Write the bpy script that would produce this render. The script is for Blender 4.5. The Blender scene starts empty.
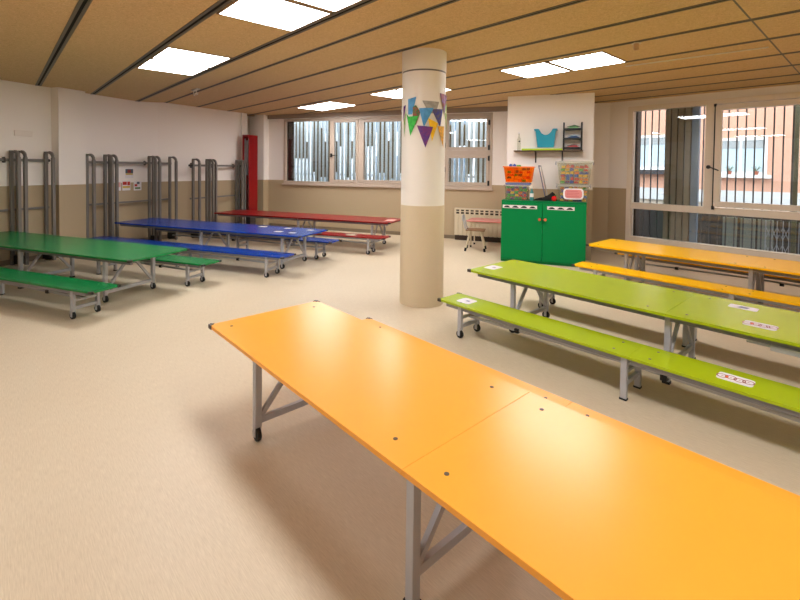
import bpy, bmesh, math, random
from mathutils import Vector, Matrix
random.seed(7)
PI = math.pi
SC = bpy.context.scene
COL = SC.collection

# ------------------------------------------------------------------ colours / materials
def lin(c):
    return tuple(((v/255)/12.92 if v/255 <= .04045 else ((v/255+.055)/1.055)**2.4) for v in c)

def mat(name, rgb, rough=.5, spec=.5, metal=0., noise=0., nscale=8., bump=0., bscale=60., coat=0.):
    m = bpy.data.materials.new(name); m.use_nodes = True
    nt = m.node_tree; b = nt.nodes['Principled BSDF']
    c = lin(rgb)
    b.inputs['Roughness'].default_value = rough
    b.inputs['Specular IOR Level'].default_value = spec
    b.inputs['Metallic'].default_value = metal
    b.inputs['Coat Weight'].default_value = coat
    b.inputs['Coat Roughness'].default_value = .12
    tc = nt.nodes.new('ShaderNodeTexCoord')
    n = nt.nodes.new('ShaderNodeTexNoise'); n.inputs['Scale'].default_value = nscale; n.inputs['Detail'].default_value = 4
    nt.links.new(tc.outputs['Object'], n.inputs['Vector'])
    r = nt.nodes.new('ShaderNodeValToRGB')
    k = max(noise, .015)
    r.color_ramp.elements[0].position = .3; r.color_ramp.elements[1].position = .7
    r.color_ramp.elements[0].color = tuple(max(0, v*(1-k)) for v in c)+(1,)
    r.color_ramp.elements[1].color = tuple(min(1, v*(1+k)) for v in c)+(1,)
    nt.links.new(n.outputs['Fac'], r.inputs['Fac'])
    nt.links.new(r.outputs['Color'], b.inputs['Base Color'])
    if bump:
        n2 = nt.nodes.new('ShaderNodeTexNoise'); n2.inputs['Scale'].default_value = bscale
        nt.links.new(tc.outputs['Object'], n2.inputs['Vector'])
        bp = nt.nodes.new('ShaderNodeBump'); bp.inputs['Strength'].default_value = bump; bp.inputs['Distance'].default_value = .01
        nt.links.new(n2.outputs['Fac'], bp.inputs['Height']); nt.links.new(bp.outputs['Normal'], b.inputs['Normal'])
    return m

def emis(name, rgb, s):
    m = bpy.data.materials.new(name); m.use_nodes = True; nt = m.node_tree
    for n in list(nt.nodes): nt.nodes.remove(n)
    o = nt.nodes.new('ShaderNodeOutputMaterial'); e = nt.nodes.new('ShaderNodeEmission')
    e.inputs['Color'].default_value = (*lin(rgb), 1); e.inputs['Strength'].default_value = s
    nt.links.new(e.outputs[0], o.inputs[0]); return m

def glass(name, tint=(235, 240, 240), refl=1.0, clear=None):
    """thin pane: transparent, mirror-like by Fresnel"""
    m = bpy.data.materials.new(name); m.use_nodes = True; nt = m.node_tree
    for n in list(nt.nodes): nt.nodes.remove(n)
    o = nt.nodes.new('ShaderNodeOutputMaterial'); t = nt.nodes.new('ShaderNodeBsdfTransparent')
    t.inputs['Color'].default_value = (*lin(tint), 1)
    g = nt.nodes.new('ShaderNodeBsdfGlossy'); g.inputs['Roughness'].default_value = .01
    mx = nt.nodes.new('ShaderNodeMixShader')
    f = nt.nodes.new('ShaderNodeFresnel'); f.inputs['IOR'].default_value = 1.5
    mu = nt.nodes.new('ShaderNodeMath'); mu.operation = 'MULTIPLY'; mu.inputs[1].default_value = refl
    nt.links.new(f.outputs[0], mu.inputs[0]); nt.links.new(mu.outputs[0], mx.inputs[0])
    nt.links.new(t.outputs[0], mx.inputs[1]); nt.links.new(g.outputs[0], mx.inputs[2]); nt.links.new(mx.outputs[0], o.inputs[0])
    return m

def plastic_clear(name, rgb, body, tint=None):
    """cloudy translucent plastic: part see-through, part coloured body"""
    m = bpy.data.materials.new(name); m.use_nodes = True; nt = m.node_tree
    b = nt.nodes['Principled BSDF']; o = nt.nodes['Material Output']
    b.inputs['Base Color'].default_value = (*lin(rgb), 1); b.inputs['Roughness'].default_value = .25
    t = nt.nodes.new('ShaderNodeBsdfTransparent'); t.inputs['Color'].default_value = (*lin(tint or tuple(min(255, v+18) for v in rgb)), 1)
    mx = nt.nodes.new('ShaderNodeMixShader'); mx.inputs[0].default_value = body
    nt.links.new(t.outputs[0], mx.inputs[1]); nt.links.new(b.outputs[0], mx.inputs[2]); nt.links.new(mx.outputs[0], o.inputs[0])
    return m

M = {}
M['front'] = mat('orange_yellow_laminate', (248, 168, 52), .29, .6)
M['yellow'] = mat('golden_yellow_laminate', (255, 192, 0), .3, .3)
M['lime'] = mat('lime_laminate', (170, 190, 16), .27, .5)
M['green'] = mat('green_laminate', (0, 120, 60), .27, .5)
M['blue'] = mat('blue_laminate', (12, 62, 156), .27, .45)
M['red'] = mat('red_laminate', (142, 16, 20), .3, .35)
M['steel'] = mat('grey_painted_steel', (180, 180, 184), .42, .5, .1, noise=.04)
M['rsteel'] = mat('dull_grey_channel_steel', (138, 136, 138), .45, .4, .1)
M['fsteel'] = mat('taupe_grey_steel', (122, 116, 110), .45, .4, .1)
M['tan'] = mat('tan_light_trim', (150, 128, 100), .6, .3)
M['dsteel'] = mat('dark_steel_bracket', (78, 72, 70), .4, .5, .4)
M['rubber'] = mat('black_rubber', (22, 22, 23), .5, .4)
M['chrome'] = mat('worn_chrome', (190, 188, 184), .28, .5, .85)
M['bolt'] = mat('dark_bolt_head', (104, 88, 74), .4, .5, .6)
M['paper'] = mat('white_paper', (232, 226, 226), .7, .3)
M['paperpink'] = mat('pinkish_paper', (226, 170, 160), .7, .3)
M['papercream'] = mat('cream_paper', (205, 196, 170), .7, .3)
M['inkred'] = mat('red_brown_print', (152, 90, 80), .7, .3)
M['inkorange'] = mat('orange_print', (222, 92, 30), .7, .3)
M['inkgrey'] = mat('grey_print', (120, 122, 140), .7, .3)
M['black'] = mat('black_plastic', (20, 20, 21), .45, .4)
M['white'] = mat('white_paint_wood', (226, 220, 208), .45, .4)
M['alu'] = mat('beige_window_frame', (236, 222, 204), .4, .45)
M['alu2'] = mat('taupe_window_frame', (192, 174, 156), .4, .4)
M['cabgreen'] = mat('green_painted_board', (0, 128, 66), .45, .15)
M['cabgreen2'] = mat('green_painted_edge', (0, 118, 62), .45, .15)
M['knobred'] = mat('orange_wood_knob', (206, 96, 50), .4, .5)
M['wood'] = mat('dark_shelf_board', (92, 70, 46), .5, .4, noise=.12, nscale=20)
M['teal'] = mat('turquoise_plastic', (16, 150, 176), .35, .5)
M['limemat'] = mat('lime_foam', (178, 214, 40), .6, .3)
M['cream'] = mat('cream_enamel', (214, 200, 172), .4, .4)
M['pinktop'] = mat('pink_laminate', (222, 138, 130), .3, .5)
M['ply'] = mat('brown_plywood', (138, 104, 72), .5, .4, noise=.1, nscale=15)
M['slotdark'] = mat('dark_grille_slot', (62, 50, 40), .7, .3)
M['fabric'] = mat('black_cloth', (30, 29, 28), .9, .2)
M['ball'] = mat('red_glossy_ball', (214, 20, 26), .25, .5)
M['led'] = emis('led_panel_light', (250, 250, 252), 23.0)
M['led_soft'] = emis('led_panel_light_dimmed', (250, 250, 252), 15.0)

def two_tone(name, up, low, zsplit, rough=.55):
    m = bpy.data.materials.new(name); m.use_nodes = True; nt = m.node_tree; b = nt.nodes['Principled BSDF']
    b.inputs['Roughness'].default_value = rough; b.inputs['Specular IOR Level'].default_value = .35
    g = nt.nodes.new('ShaderNodeNewGeometry'); s = nt.nodes.new('ShaderNodeSeparateXYZ')
    nt.links.new(g.outputs['Position'], s.inputs[0])
    gt = nt.nodes.new('ShaderNodeMath'); gt.operation = 'GREATER_THAN'; gt.inputs[1].default_value = zsplit
    nt.links.new(s.outputs['Z'], gt.inputs[0])
    n = nt.nodes.new('ShaderNodeTexNoise'); n.inputs['Scale'].default_value = 90; n.inputs['Detail'].default_value = 5
    nt.links.new(g.outputs['Position'], n.inputs['Vector'])
    mx = nt.nodes.new('ShaderNodeMix'); mx.data_type = 'RGBA'
    nt.links.new(gt.outputs[0], mx.inputs['Factor'])
    mx.inputs['A'].default_value = (*lin(low), 1); mx.inputs['B'].default_value = (*lin(up), 1)
    m2 = nt.nodes.new('ShaderNodeMix'); m2.data_type = 'RGBA'; m2.blend_type = 'OVERLAY'; m2.inputs['Factor'].default_value = .12
    nt.links.new(mx.outputs['Result'], m2.inputs['A']); nt.links.new(n.outputs['Color'], m2.inputs['B'])
    nt.links.new(m2.outputs['Result'], b.inputs['Base Color'])
    bp = nt.nodes.new('ShaderNodeBump'); bp.inputs['Strength'].default_value = .12; bp.inputs['Distance'].default_value = .004
    nt.links.new(n.outputs['Fac'], bp.inputs['Height']); nt.links.new(bp.outputs['Normal'], b.inputs['Normal'])
    return m
M['wall'] = two_tone('two_tone_wall_paint', (244, 236, 228), (182, 162, 131), 1.36)
M['column'] = two_tone('column_paint', (236, 230, 220), (212, 194, 162), 1.275)
M['upwall'] = mat('white_wall_paint', (238, 228, 219), .55, .35)

def floor_mat():
    m = bpy.data.materials.new('beige_streaked_linoleum'); m.use_nodes = True; nt = m.node_tree; b = nt.nodes['Principled BSDF']
    tc = nt.nodes.new('ShaderNodeTexCoord'); mp = nt.nodes.new('ShaderNodeMapping')
    mp.inputs['Scale'].default_value = (14, 230, 1); nt.links.new(tc.outputs['Object'], mp.inputs['Vector'])
    n = nt.nodes.new('ShaderNodeTexNoise'); n.inputs['Scale'].default_value = 1.0; n.inputs['Detail'].default_value = 6; n.inputs['Roughness'].default_value = .65
    nt.links.new(mp.outputs[0], n.inputs['Vector'])
    r = nt.nodes.new('ShaderNodeValToRGB')
    e = r.color_ramp.elements; e[0].position = .3; e[0].color = (*lin((200, 182, 154)), 1); e[1].position = .72; e[1].color = (*lin((222, 206, 179)), 1)
    nt.links.new(n.outputs['Fac'], r.inputs['Fac'])
    n2 = nt.nodes.new('ShaderNodeTexNoise'); n2.inputs['Scale'].default_value = .8; n2.inputs['Detail'].default_value = 3
    nt.links.new(tc.outputs['Object'], n2.inputs['Vector'])
    mx = nt.nodes.new('ShaderNodeMix'); mx.data_type = 'RGBA'; mx.blend_type = 'SOFT_LIGHT'; mx.inputs['Factor'].default_value = .15
    nt.links.new(r.outputs['Color'], mx.inputs['A']); nt.links.new(n2.outputs['Fac'], mx.inputs['B'])
    nt.links.new(mx.outputs['Result'], b.inputs['Base Color'])
    b.inputs['Roughness'].default_value = .42; b.inputs['Specular IOR Level'].default_value = .28
    bp = nt.nodes.new('ShaderNodeBump'); bp.inputs['Strength'].default_value = .05; bp.inputs['Distance'].default_value = .003
    nt.links.new(n.outputs['Fac'], bp.inputs['Height']); nt.links.new(bp.outputs['Normal'], b.inputs['Normal'])
    return m
M['floor'] = floor_mat()

def ceil_mat():
    m = bpy.data.materials.new('wood_wool_acoustic_panel'); m.use_nodes = True; nt = m.node_tree; b = nt.nodes['Principled BSDF']
    tc = nt.nodes.new('ShaderNodeTexCoord')
    n = nt.nodes.new('ShaderNodeTexNoise'); n.inputs['Scale'].default_value = 45; n.inputs['Detail'].default_value = 8; n.inputs['Roughness'].default_value = .7; n.inputs['Distortion'].default_value = 1.5
    nt.links.new(tc.outputs['Object'], n.inputs['Vector'])
    r = nt.nodes.new('ShaderNodeValToRGB'); e = r.color_ramp.elements
    e[0].position = .3; e[0].color = (*lin((182, 150, 106)), 1); e[1].position = .72; e[1].color = (*lin((230, 198, 152)), 1)
    nt.links.new(n.outputs['Fac'], r.inputs['Fac']); nt.links.new(r.outputs['Color'], b.inputs['Base Color'])
    b.inputs['Roughness'].default_value = .8; b.inputs['Specular IOR Level'].default_value = .2
    bp = nt.nodes.new('ShaderNodeBump'); bp.inputs['Strength'].default_value = .35; bp.inputs['Distance'].default_value = .01
    nt.links.new(n.outputs['Fac'], bp.inputs['Height']); nt.links.new(bp.outputs['Normal'], b.inputs['Normal'])
    return m
M['ceil'] = ceil_mat()
M['flange'] = mat('grey_ceiling_profile', (98, 90, 78), .5, .4)
M['groove'] = mat('black_shadow_gap', (16, 15, 13), .8, .2)

# ------------------------------------------------------------------ mesh builder
class MB:
    def __init__(s): s.v = []; s.f = []; s.mi = []; s.k = 0
    def add(s, vs, fs):
        o = len(s.v); s.v += [tuple(v) for v in vs]; s.f += [tuple(i+o for i in f) for f in fs]; s.mi += [s.k]*len(fs); return s
    def box(s, x0, x1, y0, y1, z0, z1):
        if x0 > x1: x0, x1 = x1, x0
        if y0 > y1: y0, y1 = y1, y0
        return s.add([(x0,y0,z0),(x1,y0,z0),(x1,y1,z0),(x0,y1,z0),(x0,y0,z1),(x1,y0,z1),(x1,y1,z1),(x0,y1,z1)],
              [(0,3,2,1),(4,5,6,7),(0,1,5,4),(1,2,6,5),(2,3,7,6),(3,0,4,7)])
    def bar(s, p, q, w, h=None, up=(0, 0, 1)):
        """square bar from p to q"""
        h = h or w; p = Vector(p); q = Vector(q); d = (q-p).normalized(); u = Vector(up)
        if abs(d.dot(u)) > .98: u = Vector((1, 0, 0))
        a = d.cross(u).normalized(); b = a.cross(d).normalized()
        vs = [e + a*sx*w/2 + b*sy*h/2 for e in (p, q) for sx, sy in ((-1,-1),(1,-1),(1,1),(-1,1))]
        return s.add(vs, [(0,1,2,3),(7,6,5,4),(0,4,5,1),(1,5,6,2),(2,6,7,3),(3,7,4,0)])
    def tube(s, pts, r, n=10, caps=True):
        pts = [Vector(p) for p in pts]; rings = []; N = len(pts); prev = None
        rr = r if isinstance(r, (list, tuple)) else [r]*N
        for i, p in enumerate(pts):
            d = ((pts[min(i+1, N-1)]-pts[max(i-1, 0)])).normalized()
            if prev is None:
                u = Vector((0, 0, 1)) if abs(d.z) < .9 else Vector((1, 0, 0))
                a = d.cross(u).normalized()
            else: a = (prev - d*prev.dot(d)).normalized()
            prev = a; b = d.cross(a)
            rings.append([p + (a*math.cos(2*PI*k/n)+b*math.sin(2*PI*k/n))*rr[i] for k in range(n)])
        vs = [v for R in rings for v in R]; fs = []
        for i in range(N-1):
            for k in range(n):
                k2 = (k+1) % n; fs.append((i*n+k, i*n+k2, (i+1)*n+k2, (i+1)*n+k))
        if caps: fs.append(tuple(range(n-1, -1, -1))); fs.append(tuple(range((N-1)*n, N*n)))
        return s.add(vs, fs)
    def cyl(s, c, r, h, n=20, axis='z'):
        c = Vector(c); d = {'x': Vector((1,0,0)), 'y': Vector((0,1,0)), 'z': Vector((0,0,1))}[axis]
        return s.tube([c, c+d*h], r, n)
    def lathe(s, c, prof, n=24):
        vs = []; fs = []
        for r, z in prof: vs += [(c[0]+r*math.cos(2*PI*k/n), c[1]+r*math.sin(2*PI*k/n), c[2]+z) for k in range(n)]
        for i in range(len(prof)-1):
            for k in range(n):
                k2 = (k+1) % n; fs.append((i*n+k, i*n+k2, (i+1)*n+k2, (i+1)*n+k))
        fs.append(tuple(range(n-1, -1, -1))); fs.append(tuple(range((len(prof)-1)*n, len(prof)*n)))
        return s.add(vs, fs)
    def prism(s, poly, z0, z1):
        """poly of (x,y), counter clockwise, extruded in z (z may be functions)"""
        n = len(poly)
        a = [(x, y, z0(x, y) if callable(z0) else z0) for x, y in poly]; b = [(x, y, z1(x, y) if callable(z1) else z1) for x, y in poly]
        return s.add(a+b, [tuple(range(n-1, -1, -1)), tuple(range(n, 2*n))]+[(i, (i+1) % n, n+(i+1) % n, n+i) for i in range(n)])
    def plate(s, poly, y0, y1):
        """poly of (x,z) extruded along y"""
        n = len(poly)
        return s.add([(x, y0, z) for x, z in poly]+[(x, y1, z) for x, z in poly],
            [tuple(range(n)), tuple(range(2*n-1, n-1, -1))]+[((i+1) % n, i, n+i, n+(i+1) % n) for i in range(n)])
    def build(s, name, m, parent=None, bevel=0., smooth=False, **props):
        me = bpy.data.meshes.new(name); me.from_pydata(s.v, [], s.f); me.update()
        ms = m if isinstance(m, (list, tuple)) else [m]
        for x in ms: me.materials.append(x)
        if len(ms) > 1:
            for p, i in zip(me.polygons, s.mi): p.material_index = i
        bm = bmesh.new(); bm.from_mesh(me); bmesh.ops.recalc_face_normals(bm, faces=bm.faces); bm.to_mesh(me); bm.free()
        if smooth:
            for p in me.polygons: p.use_smooth = True
            me.set_sharp_from_angle(angle=math.radians(40))
        o = bpy.data.objects.new(name, me); COL.objects.link(o)
        if parent is not None: o.parent = parent
        if bevel:
            b = o.modifiers.new('edge', 'BEVEL'); b.width = bevel; b.segments = 2; b.limit_method = 'ANGLE'; b.angle_limit = math.radians(50)
        for k, v in props.items(): o[k] = v
        return o

def tag(o, label, cat, group=None, kind=None):
    o['label'] = label; o['category'] = cat
    if group: o['group'] = group
    if kind: o['kind'] = kind
    return o
def thing(name, label, cat, loc=(0, 0, 0), rz=0., group=None):
    o = bpy.data.objects.new(name, None); COL.objects.link(o); o.empty_display_size = .2
    o.location = loc; o.rotation_euler = (0, 0, rz); return tag(o, label, cat, group)
def struct(o): o['kind'] = 'structure'; return o

# the left part of the building is turned 27 degrees: n runs off the left wall into the room, l runs along it
TH = math.radians(27); CA, SA = math.cos(TH), math.sin(TH)
def F(n, l): return (n*CA - l*SA, n*SA + l*CA)
def F3(n, l, z): return (*F(n, l), z)

# ------------------------------------------------------------------ ROOM SHELL
Y0, Y1, XR = -4.5, 10.0, 4.2
ZN, ZF = 3.16, 3.23            # ceiling heights: near part and far part
LB = 10.8                      # back wall, in l
NA, NC = -9.0, -8.52           # left wall, in n (two stretches)
def cross_y(n, y): return F(n, (y - n*SA)/CA)
pA0 = cross_y(NA, Y0); pA1 = F(NA, 7.75); pC = F(NC, 10.26); pN1 = F(-8.9, 10.27); pN2 = F(-8.9, LB)
nb = (Y1 - LB*CA)/SA; pB = F(nb, LB)             # corner of back wall and window wall
room = [(XR, Y0), (XR, Y1), pB, pN2, pN1, pC, pA1, pA0]
def grow(poly, d):
    cx = sum(p[0] for p in poly)/len(poly); cy = sum(p[1] for p in poly)/len(poly)
    return [(p[0]+d*(1 if p[0] > cx else -1), p[1]+d*(1 if p[1] > cy else -1)) for p in poly]
fl = MB(); fl.prism(grow(room, .15), -.12, 0.); struct(fl.build('floor', M['floor']))

def wall_seg(mb, p, q, z0, z1, t=.2):
    """wall whose inner face runs p->q; thickness goes to the right of p->q"""
    d = Vector((q[0]-p[0], q[1]-p[1])).normalized(); nn = Vector((d.y, -d.x))*t
    a, b = Vector(p), Vector(q)
    mb.prism([tuple(a+nn), tuple(b+nn), tuple(b), tuple(a)], z0, z1)
# left wall, runs from behind the camera to the far left corner
w = MB()
ZT = 3.5
for p, q in ((pA1, pA0), (pC, pA1), (pN1, pC), (pN2, pN1)): wall_seg(w, p, q, 0, ZT)
w.k = 0
w.prism([F(NA-.05, 5.46), F(-8.8, 5.46), F(-8.8, 5.95), F(NA-.05, 5.95)], 0, ZT)        # shallow pillar
w.prism([F(-8.52, LB-.22), F(-8.2, LB-.22), F(-8.2, LB+.02), F(-8.52, LB+.02)], 0, ZT)  # corner pilaster
# wall_seg extrudes outward only when p->q has the room on its left
struct(w.build('wall_left', M['wall']))
# back wall with its window opening
BW0, BW1, BZ0, BZ1 = -7.66, -1.72, 1.27, 3.1
w = MB()
def bseg(n0, n1, z0, z1): w.prism([F(n0, LB), F(n1, LB), F(n1, LB+.25), F(n0, LB+.25)], z0, z1)
bseg(-9.1, BW0, 0, ZT); bseg(BW0, BW1, 0, BZ0); bseg(BW0, BW1, BZ1, ZT); bseg(BW1, nb+.1, 0, ZT)
struct(w.build('wall_back', M['wall']))
w = MB(); w.box(-2.95, 0, 0, 0.07, 0, .13)
# right wall: the long glazed one
RX0, RX1, RZ0, RZ1 = -3.78, 1.5, .25, 3.1
w = MB()
w.box(pB[0]-.3, RX0, Y1, Y1+.25, 0, ZT); w.box(RX0, RX1, Y1, Y1+.25, 0, RZ0); w.box(RX0, RX1, Y1, Y1+.25, RZ1, ZT); w.box(RX1, XR+.2, Y1, Y1+.25, 0, ZT)
struct(w.build('wall_right', M['wall']))
w = MB(); w.box(XR, XR+.2, Y0-.2, Y1+.25, 0, ZT); struct(w.build('wall_end', M['wall']))
w = MB(); w.box(pA0[0]-.3, XR+.2, Y0-.2, Y0, 0, ZT); struct(w.build('wall_rear', M['wall']))
# pillar stub behind the green cupboard
LP = 9.32
w = MB(); w.prism([F(-1.19, LP), F(.44, LP), F(.44, LB+.02), F(-1.19, LB+.02)], 0, ZT); struct(w.build('wall_pier', M['wall']))

# ceiling: near part a little lower, one sloping panel, far part
SL0, SL1 = 2.36, 3.0
def zc(y): return ZN if y <= SL0 else ZF if y >= SL1 else ZN + (ZF-ZN)*(y-SL0)/(SL1-SL0)
def xl(y, e=0.):
    """x of the left or back wall face at y"""
    best = cross_y(NA, y)[0]
    l1 = (y - NA*SA)/CA
    if l1 > 7.75:
        # stretch pA1 -> pC -> back wall
        t = (y - pA1[1])/(pC[1]-pA1[1])
        best = pA1[0]+(pC[0]-pA1[0])*t if t <= 1 else pN2[0]
        if y > pN2[1]: best = (y*CA - LB)/SA
    return best - e
c = MB()
o1 = .12
c.prism([(xl(Y0)-o1, Y0-.1), (XR+.1, Y0-.1), (XR+.1, SL0), (xl(SL0)-o1, SL0)], ZN, ZN+.1)
c.prism([(xl(SL0)-o1, SL0), (XR+.1, SL0), (XR+.1, SL1), (xl(SL1)-o1, SL1)], lambda x, y: zc(y), lambda x, y: zc(y)+.1)
c.prism([(xl(SL1)-o1, SL1), (XR+.1, SL1), (XR+.1, Y1+.1), (pB[0], Y1+.1), F(nb-.1, LB+.12), F(-9.0, LB+.12), (F(-8.62, 10.27)[0]-.35, F(-8.62, 10.27)[1])], ZF, ZF+.1)
struct(c.build('ceiling', M['ceil']))
ti = 1
def ceiling_trim(y, x0, x1, w=.088):
    global ti
    b = MB(); z = zc(y)
    b.k = 0; b.box(x0, x1, y-w/2, y-w*.16, z-.006, z+.02); b.box(x0, x1, y+w*.16, y+w/2, z-.006, z+.02)
    b.k = 1; b.box(x0, x1, y-w*.16, y+w*.16, z-.0025, z+.02)
    struct(b.build('trim_%d' % ti, [M['flange'], M['groove']])); ti += 1
for y in (.59, 1.47, 2.35, 3.0, 3.80, 4.67, 5.46, 6.38, 7.31, 8.17, 8.97, 9.72):
    ceiling_trim(y, max(xl(y), -12.6)+.01, XR-.01, .088 if y < 3 else .07)
for y in (-.29, -1.17, -2.05, -2.93, -3.81): ceiling_trim(y, xl(y)+.01, XR-.01)
b = MB(); b.box(-.955, -.940, 3.85, 9.95, ZF-.003, ZF+.01); struct(b.build('trim_%d' % ti, M['flange'])); ti += 1
# blind box above the back window and wall head above the right one
b = MB(); b.prism([F(-8.18, LB-.07), F(-1.3, LB-.07), F(-1.3, LB), F(-8.18, LB)], 3.115, ZF); struct(b.build('trim_%d' % ti, mat('taupe_blind_box', (150, 134, 118), .5))); ti += 1
# skirtings
def skirt(name, p, q):
    d = Vector((q[0]-p[0], q[1]-p[1])).normalized(); nn = Vector((-d.y, d.x))*.012
    b = MB(); b.prism([tuple(p), tuple(q), tuple(Vector(q)+nn), tuple(Vector(p)+nn)], 0, .09); struct(b.build(name, mat('taupe_skirting', (128, 112, 90), .5)))
skirt('baseboard_back', F(nb-.02, LB), F(-8.15, LB)); skirt('baseboard_left', pA1, pA0); skirt('baseboard_right', (XR-.02, Y1), (pB[0]+.02, Y1)); 
skirt('baseboard_far', pC, pA1)

# column
CX, CY, CR = -4.09, 4.12, .285
c = MB(); c.lathe((CX, CY, 0), [(CR, 0), (CR, 1.27), (CR-.002, 1.28), (CR-.002, 2.955), (CR-.012, 2.957), (CR-.012, 2.975), (CR+.002, 2.977), (CR+.002, ZF+.01)], 64)
col = struct(c.build('column', M['column'], smooth=True))
g = MB(); g.lathe((CX, CY, 2.958), [(CR-.006, 0), (CR-.006, .017)], 64); g.build('collar_groove', mat('grey_metal_band', (120, 116, 112), .35, .5, .5), col, smooth=True)

# ------------------------------------------------------------------ CEILING LIGHTS
LW = .77
def light(x0, x1, y, label, led='led'):
    z = zc(y)
    t = thing('ceiling_light', label, 'ceiling light', ((x0+x1)/2, y, z), 0, 'recessed ceiling light panels')
    hw = (x1-x0)/2
    f = MB(); e = .018
    f.box(-hw, hw, -LW/2, -LW/2+e, -.012, .0); f.box(-hw, hw, LW/2-e, LW/2, -.012, 0); f.box(-hw, -hw+e, -LW/2, LW/2, -.012, 0); f.box(hw-e, hw, -LW/2, LW/2, -.012, 0)
    f.box(-.04, .04, -LW/2, LW/2, -.012, 0)
    f.build('frame', M['tan'], t)
    for s in (-1, 1):
        d = MB(); a, b_ = sorted((s*.04, s*(hw-e))); d.box(a, b_, -LW/2+e, LW/2-e, -.009, -.001); d.build('diffuser', M[led], t)
light(-7.36, -5.81, 1.91, 'bright square-panel pair over the left floor, nearest the left wall')
light(-4.22, -2.67, 1.91, 'large bright light pair cut by the top edge of the picture', 'led_soft')
light(-1.07, .48, 1.91, 'bright light pair above the front orange table, out of the picture', 'led_soft')
light(-10.02, -8.55, 5.98, 'small far light pair in front of the back window, left of the column')
light(-7.1, -5.55, 5.98, 'far light pair partly hidden behind the top of the column')
light(-3.98, -2.44, 5.98, 'bright light pair between the column and the right window')
light(2.3, 3.8, 5.98, 'light pair above the yellow table, right of the picture')
light(2.2, 3.7, 1.91, 'light pair over the right end of the room, out of the picture', 'led_soft')
light(-4.22, -2.67, -2.1, 'light pair behind the camera on the left', 'led_soft')
light(-1.07, .48, -2.1, 'light pair behind the camera on the right', 'led_soft')

# ------------------------------------------------------------------ FOLDING TABLES AND BENCHES
def caster(parent, x, y, r=.043):
    f = MB(); f.box(x-.02, x+.02, y-.022, y+.022, r*2+.004, r*2+.018); f.box(x-.016, x+.014, y-.022, y-.017, r*.7, r*2+.01); f.box(x-.016, x+.014, y+.017, y+.022, r*.7, r*2+.01)
    o = f.build('caster', M['steel'], parent)
    wv = MB(); wv.tube([(x, y-.014, r), (x, y-.012, r), (x, y+.012, r), (x, y+.014, r)], [r*.8, r, r, r*.8], 18); wv.build('caster_wheel', M['rubber'], parent, smooth=True)
    return o
def sticker(parent, x, y, z, lx, ly, kind):
    """flat label stuck on a top; rounded corners, own print"""
    b = MB(); r = min(lx, ly)*.18; poly = []
    for cx, cy, a0 in ((lx/2-r, ly/2-r, 0), (-lx/2+r, ly/2-r, 90), (-lx/2+r, -ly/2+r, 180), (lx/2-r, -ly/2+r, 270)):
        for k in range(4): a = math.radians(a0+30*k); poly.append((x+cx+r*math.cos(a), y+cy+r*math.sin(a)))
    b.k = 0; b.prism(poly, z, z+.0012)
    mats = [M['paper']]
    if kind == 'faces':
        mats = [M['paper'], M['inkred'], M['inkorange']]
        for i, cx in enumerate((-.36, -.13, .12, .35)):
            n = 18; ro, ri = ly*.27, ly*.205; px_, py_ = x+cx*lx, y+(.05 if i % 2 else -.02)*ly
            vs = []; fs = []
            for k in range(n):
                a = 2*PI*k/n
                for rr in (ri, ro): vs.append((px_+rr*math.cos(a), py_+rr*math.sin(a), z+.0016))
            for k in range(n): k2 = (k+1) % n; fs.append((2*k, 2*k+1, 2*k2+1, 2*k2))
            b.k = 1; b.add(vs, fs)
            b.k = 1; b.box(px_-ly*.05, px_+ly*.05, py_-ly*.02, py_+ly*.02, z, z+.0017)
        b.k = 2; b.box(x-.28*lx, x-.2*lx, y-.1*ly, y+.12*ly, z, z+.0019)
    elif kind == 'ink':
        mats = [M['paper'], M['inkgrey']]; b.k = 1; b.prism([(x-.2*lx, y-.22*ly), (x+.15*lx, y-.25*ly), (x+.2*lx, y+.2*ly), (x-.1*lx, y+.28*ly)], z, z+.0017)
    elif kind == 'sheet':
        mats = [M['paper'], M['inkgrey']]; b.k = 1
        b.box(x-.05*lx, x+.2*lx, y-.08*ly, y+.12*ly, z, z+.0016)
    elif kind == 'pink': mats = [M['paperpink']]
    elif kind == 'cream': mats = [M['papercream']]
    return b.build('sticker', mats, parent)

def end_caps(t, width, z, sign=1):
    for s in (-1, 1):
        b = MB(); y = s*(width/2)
        b.box(-.008, .04, y-s*.003, y+s*.005, z-.026, z+.002); b.box(-.009, .0, y-s*.035, y+s*.005, z-.026, z+.002); b.box(-.008, .022, y-s*.022, y+s*.004, z, z+.003)
        c_ = b.build('corner_bracket', M['dsteel'], t)
        b = MB(); b.cyl((-.01, y-s*.014, z-.024), .007, .027, 12); b.build('bumper', M['rubber'], c_)

def bolts(t, pts, z):
    for x, y in pts:
        b = MB(); b.lathe((x, y, z-.002), [(.0105, 0), (.0105, .0035), (.007, .005)], 12); b.build('bolt', M['bolt'], t)

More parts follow.
